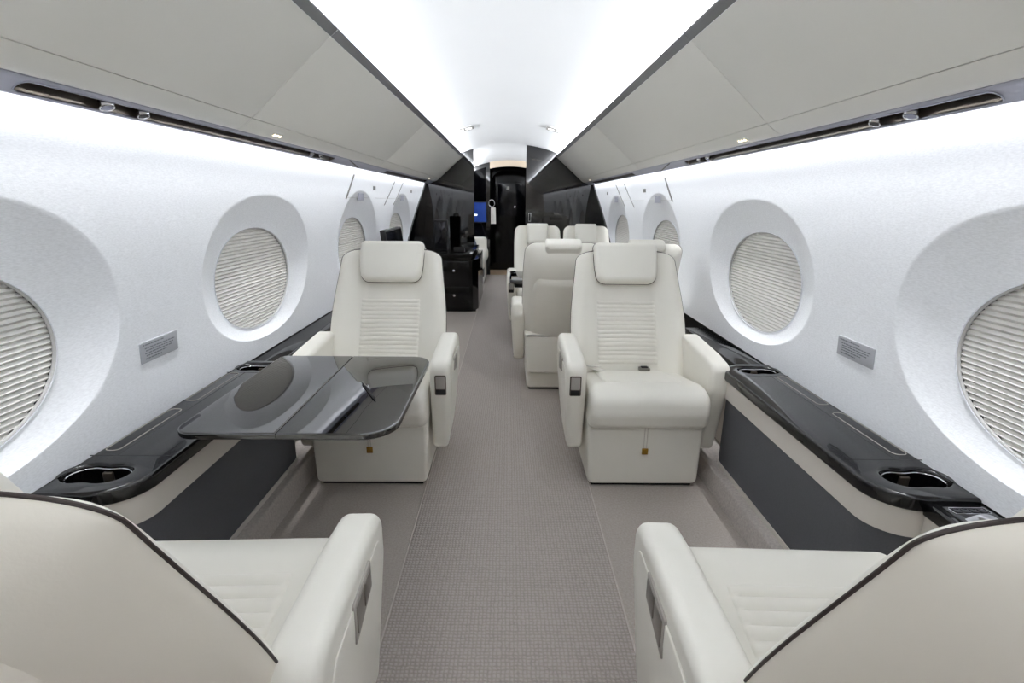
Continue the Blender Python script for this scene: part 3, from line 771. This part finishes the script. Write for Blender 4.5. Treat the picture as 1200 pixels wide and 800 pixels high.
# ------------------------------------------------------------------ black bulkheads with the doorway, and what lies beyond
def zhull(x): return min(zc(x)+.02, 1.9)
def bulk(x0, x1, name, y, th, m, top=zc):
    mb = MB(); n = 24; lo = []; 
    xs_ = [x0+(x1-x0)*i/n for i in range(n+1)]
    def tp(x):
        ax = abs(x); t = top(x)
        if ax > .60: t = 1.80
        return t
    poly = [(x0,0),(x1,0)]+[(x, tp(x)) for x in reversed(xs_)]
    mb.prism(poly, y, y+th, 0, XZY); return struct(mb.build(name, m, smooth=False))
bulk(-1.19, -.455, 'wall_bulkhead_left', YB, .05, M['blackwall'])
bulk(.208, 1.19, 'wall_bulkhead_right', YB-.02, .05, M['blackwall'])
for sx, nm in ((-1,'left'), (1,'right')):
    tab = [(.515,5.62),(.62,5.68),(.75,5.77),(.90,5.92),(1.05,6.11),(1.20,6.34),(1.32,6.56),(1.46,6.776)]
    mb = MB()
    zz = [.515+(1.46-.515)*i/30 for i in range(31)]
    n = len(zz); vs = []; fs = []
    for z in zz:
        y = smooth_interp(tab, z)
        vs += [(sx*(wallx(z)+.003), y, z), (sx*(wallx(z)-.014), y, z), (sx*(wallx(z)-.014), 6.776, z), (sx*(wallx(z)+.003), 6.776, z)]
    for i in range(n-1):
        for k in range(4):
            j = (k+1) % 4; fs.append((4*i+k, 4*i+j, 4*i+4+j, 4*i+4+k))
    fs += [(0,1,2,3), (4*n-1,4*n-2,4*n-3,4*n-4)]
    mb.add(vs, fs); struct(mb.build('wall_wing_'+nm, M['blackwall'], angle=30))
lt = empty('door_latch', (.262,YB-.02,1.0), 'small polished latch plate on the right black bulkhead edge', 'latch')
mb = MB(); mb.prism(rrect(-.018, .018, -.055, .055, .005), -.006, 0, .001, XZY); mb.build('plate', M['chrome'], lt)
mb = MB(); mb.prism(rrect(-.010, .010, -.045, .045, .004), -.009, -.005, .001, XZY); mb.build('pull', M['matte_black'], lt)
# second bulkhead: left panel, right panel, beige arched header
bulk(-1.19, -.315, 'wall_aft_left', Y1, .05, M['blackwall'], zc2)
bulk(.345, 1.19, 'wall_aft_right', Y1, .05, M['blackwall'], zc2)
mb = MB()
arc = [(-.315+.66*i/20) for i in range(21)]
poly = [(x, 1.695+.035*(1-((x-.015)/.33)**2)) for x in arc]+[(x, zc2(x)) for x in reversed(arc)]
mb.prism(poly, Y1, Y1+.05, 0, XZY); struct(mb.build('trim_header', M['beige'], smooth=False))
mb = MB(); mb.box(-1.19, 1.19, YD, YD+.05, 0, 1.9, 0); struct(mb.build('wall_aft_end', M['blackcab'], smooth=False))
d1 = MB(); d1.prism(rpoly([(-.30,.01),(.33,.01),(.33,1.62),(.18,1.70),(-.15,1.70),(-.30,1.62)], [.01,.01,.15,.1,.1,.15]), YD-.03, YD, .004, XZY)
dr = struct(d1.build('door_1', M['blackcab']))
mb = MB(); mb.prism(rrect(-.20, .22, .95, 1.50, .03), YD-.036, YD-.028, .003, XZY); mb.build('inset_panel', M['darkscreen'], dr)
mb = MB(); mb.lathe([(.028,0),(.032,.01),(.02,.035),(.006,.04)], lambda p, q, h: (.10+p, YD-.03-h, 1.10+q), 18); mb.build('knob', M['chrome'], dr)
mb = MB(); mb.prism(rrect(-.05, .0, 1.39, 1.44, .006), YD-.044, YD-.034, .002, XZY); mb.build('small_sign', M['towel'], dr)
# wall screen
ts = empty('wall_screen', (-.485,Y1,1.02), 'lit blue screen mounted on the black panel beyond the doorway', 'screen')
mb = MB(); mb.prism(rrect(-.17, .135, -.165, .165, .008), -.03, 0, .004, XZY); mb.build('bezel', M['matte_black'], ts)
mb = MB(); mb.prism(rrect(-.158, .110, -.150, .150, .003), -.033, -.029, .001, XZY); sc_ = mb.build('display', M['screen'], ts)
mb = MB(); mb.prism(rrect(-.135, -.035, -.055, -.030, .004), -.0345, -.0325, .0005, XZY); mb.build('caption', M['screentext'], sc_)
# towel and ring
tr = empty('towel_ring', (-.255,Y1-.03,1.10), 'pale ring fixed beside the doorway above the white towel', 'ring')
mb = MB(); mb.tube([(.045*math.cos(2*PI*k/24)-.03, .0, .055*math.sin(2*PI*k/24)+.06) for k in range(24)], .007, 8, True); mb.build('hoop', M['chrome'], tr)
mb = MB(); mb.lathe([(.012,0),(.012,.03),(.008,.034)], lambda p, q, h: (-.06+p, .03-h, .10+q), 14); mb.build('mount', M['chrome'], tr)
mb = MB()
def tw(u, w): return (-.30+.085*u*(1-.10*(1-w))+.0, Y1-.045-.008*math.sin(u*9)*w, 1.095-.255*w)
mb.grid(tw, [i/16 for i in range(17)], [i/12 for i in range(13)])
mb.grid(lambda u, w: (tw(u, w)[0], tw(u, w)[1]-.012, tw(u, w)[2]), [i/16 for i in range(17)], [i/12 for i in range(13)])
to = mb.build('towel', M['towel']); tag(to, 'white towel hanging from the ring beside the doorway', 'towel')

# divan beyond the left bulkhead
dv = empty('divan', (-.72,7.75,0), 'cream leather divan beyond the left black bulkhead', 'sofa')
def DL(mb): mb.v = [(x+.72, y-7.75, z) for x, y, z in mb.v]; return mb
mb = MB(); mb.box(-1.03, -.37, 6.93, 8.50, .015, .30, .02); DL(mb).build('base', M['leather'], dv)
mb = MB(); mb.box(-1.03, -.335, 6.94, 7.70, .29, .47, .05); DL(mb).build('seat_cushion', M['leather'], dv)
mb = MB(); mb.box(-1.03, -.335, 7.705, 8.40, .29, .47, .05); DL(mb).build('seat_cushion', M['leather'], dv)
mb = MB(); mb.box(-1.04, -.88, 6.94, 8.45, .44, .86, .06); DL(mb).build('backrest', M['leather'], dv)
mb = MB(); mb.box(-1.03, -.36, 8.38, 8.56, .29, .63, .05); DL(mb).build('armrest', M['leather'], dv)
th = MB()
pf = rpoly([(-.62,.478),(-.42,.478),(-.53,.80),(-.70,.86)], .03, 4)
th.prism(pf, 7.10, 7.45, .03, XZY); t_ = th.build('throw_cushion', M['navy']); tag(t_, 'navy cushion standing on the cream divan', 'cushion')
mb = MB(); mb.prism(rrect(7.02, 7.22, .19, .33, .02), -.372, -.345, .008, YZX); bg = mb.build('pocket', M['bag'], dv); bg.data.transform(Matrix.Translation((.72,-7.75,0)))

# ceiling lamps
for sx, nm in ((-1,'left'), (1,'right')):
    x, y = sx*.415, 5.02
    n_ = Vector((-.6*x, 0, -1)).normalized(); tg = Vector((1,0,-.6*x)).normalized()
    cl = empty('ceiling_lamp', (x, y, zc(x)), 'small twin lamp in a pale bezel on the ceiling, %s of the aisle' % nm, 'lamp', 'twin ceiling lamps')
    ff = lambda p, q, h: tuple(tg*p+Vector((0,1,0))*q+n_*h)
    mb = MB(); mb.prism(rrect(-.085, .085, -.10, .10, .03), -.01, .010, .004, ff); mb.build('bezel', M['ring'], cl)
    for p in (-.038, .038):
        mb = MB(); mb.lathe([(.028,.0),(.028,.0115),(.02,.0135)], lambda a, b, h, p=p: ff(p+a, b*1.3, h), 20); mb.build('bulb', M['glowcool'], cl)

# ------------------------------------------------------------------ lights
def area(name, loc, d, sx_, sy_, power, color=(1,1,1), spread=180):
    l = bpy.data.lights.new(name, 'AREA'); l.shape = 'RECTANGLE'; l.size = sx_; l.size_y = sy_; l.energy = power; l.color = color; l.spread = math.radians(spread)
    o = bpy.data.objects.new(name, l); COL.objects.link(o); o.location = loc
    z = -Vector(d).normalized(); y = Vector((0,1,0)); x = y.cross(z).normalized()
    o.rotation_euler = Matrix((x, y, z)).transposed().to_euler()
    return o
COOL = (.955,.975,1.0)
LEN = YB-Y0-.06; YM = (YB+Y0)/2
CEIL_W, WASH_W = 112., 7.7
for sx in (-1, 1):
    area('cove_strip', (sx*.635, YM, 1.7445), (-sx*.15, 0, .99), .016, LEN, CEIL_W, COOL)
    area('wall_wash', (sx*1.0145, YM, 1.4240), (sx*.10, 0, -1), .011, LEN, 6.6, COOL, 180)
    area('wall_graze', (sx*1.0150, YM, 1.4230), (sx*.06, 0, -1), .011, LEN, WASH_W, COOL, 42)
    area('cove_strip_aft', (sx*.60, (YB+Y1)/2+.03, 1.66), (-sx*.5, 0, .86), .03, Y1-YB-.12, 9, COOL)

w = bpy.data.worlds.new('World'); S.world = w; w.use_nodes = True
w.node_tree.nodes['Background'].inputs['Color'].default_value = (.02,.02,.022,1)

# ------------------------------------------------------------------ camera
cam = bpy.data.cameras.new('camera'); cam.sensor_width = 36; cam.lens = 600*36/1200; cam.clip_start = .02; cam.clip_end = 60
co = bpy.data.objects.new('camera', cam); COL.objects.link(co)
p, y, r = (math.radians(v) for v in (15.34, .449, .534))
fw = Vector((math.sin(y)*math.cos(p), math.cos(y)*math.cos(p), -math.sin(p)))
rt = Vector((math.cos(y), -math.sin(y), 0)); up = rt.cross(fw)
r2 = rt*math.cos(r)+up*math.sin(r); u2 = up*math.cos(r)-rt*math.sin(r)
co.matrix_world = Matrix.Translation((-.0035,0,1.2)) @ Matrix((r2, u2, -fw)).transposed().to_4x4()
S.camera = co
S.view_settings.view_transform = 'Standard'; S.view_settings.look = 'None'; S.view_settings.exposure = .40; S.view_settings.gamma = 1
S.view_settings.use_curve_mapping = False
S.cycles.use_denoising = True
S.cycles.max_bounces = 14; S.cycles.diffuse_bounces = 8; S.cycles.glossy_bounces = 6
S.cycles.caustics_reflective = False; S.cycles.caustics_refractive = False
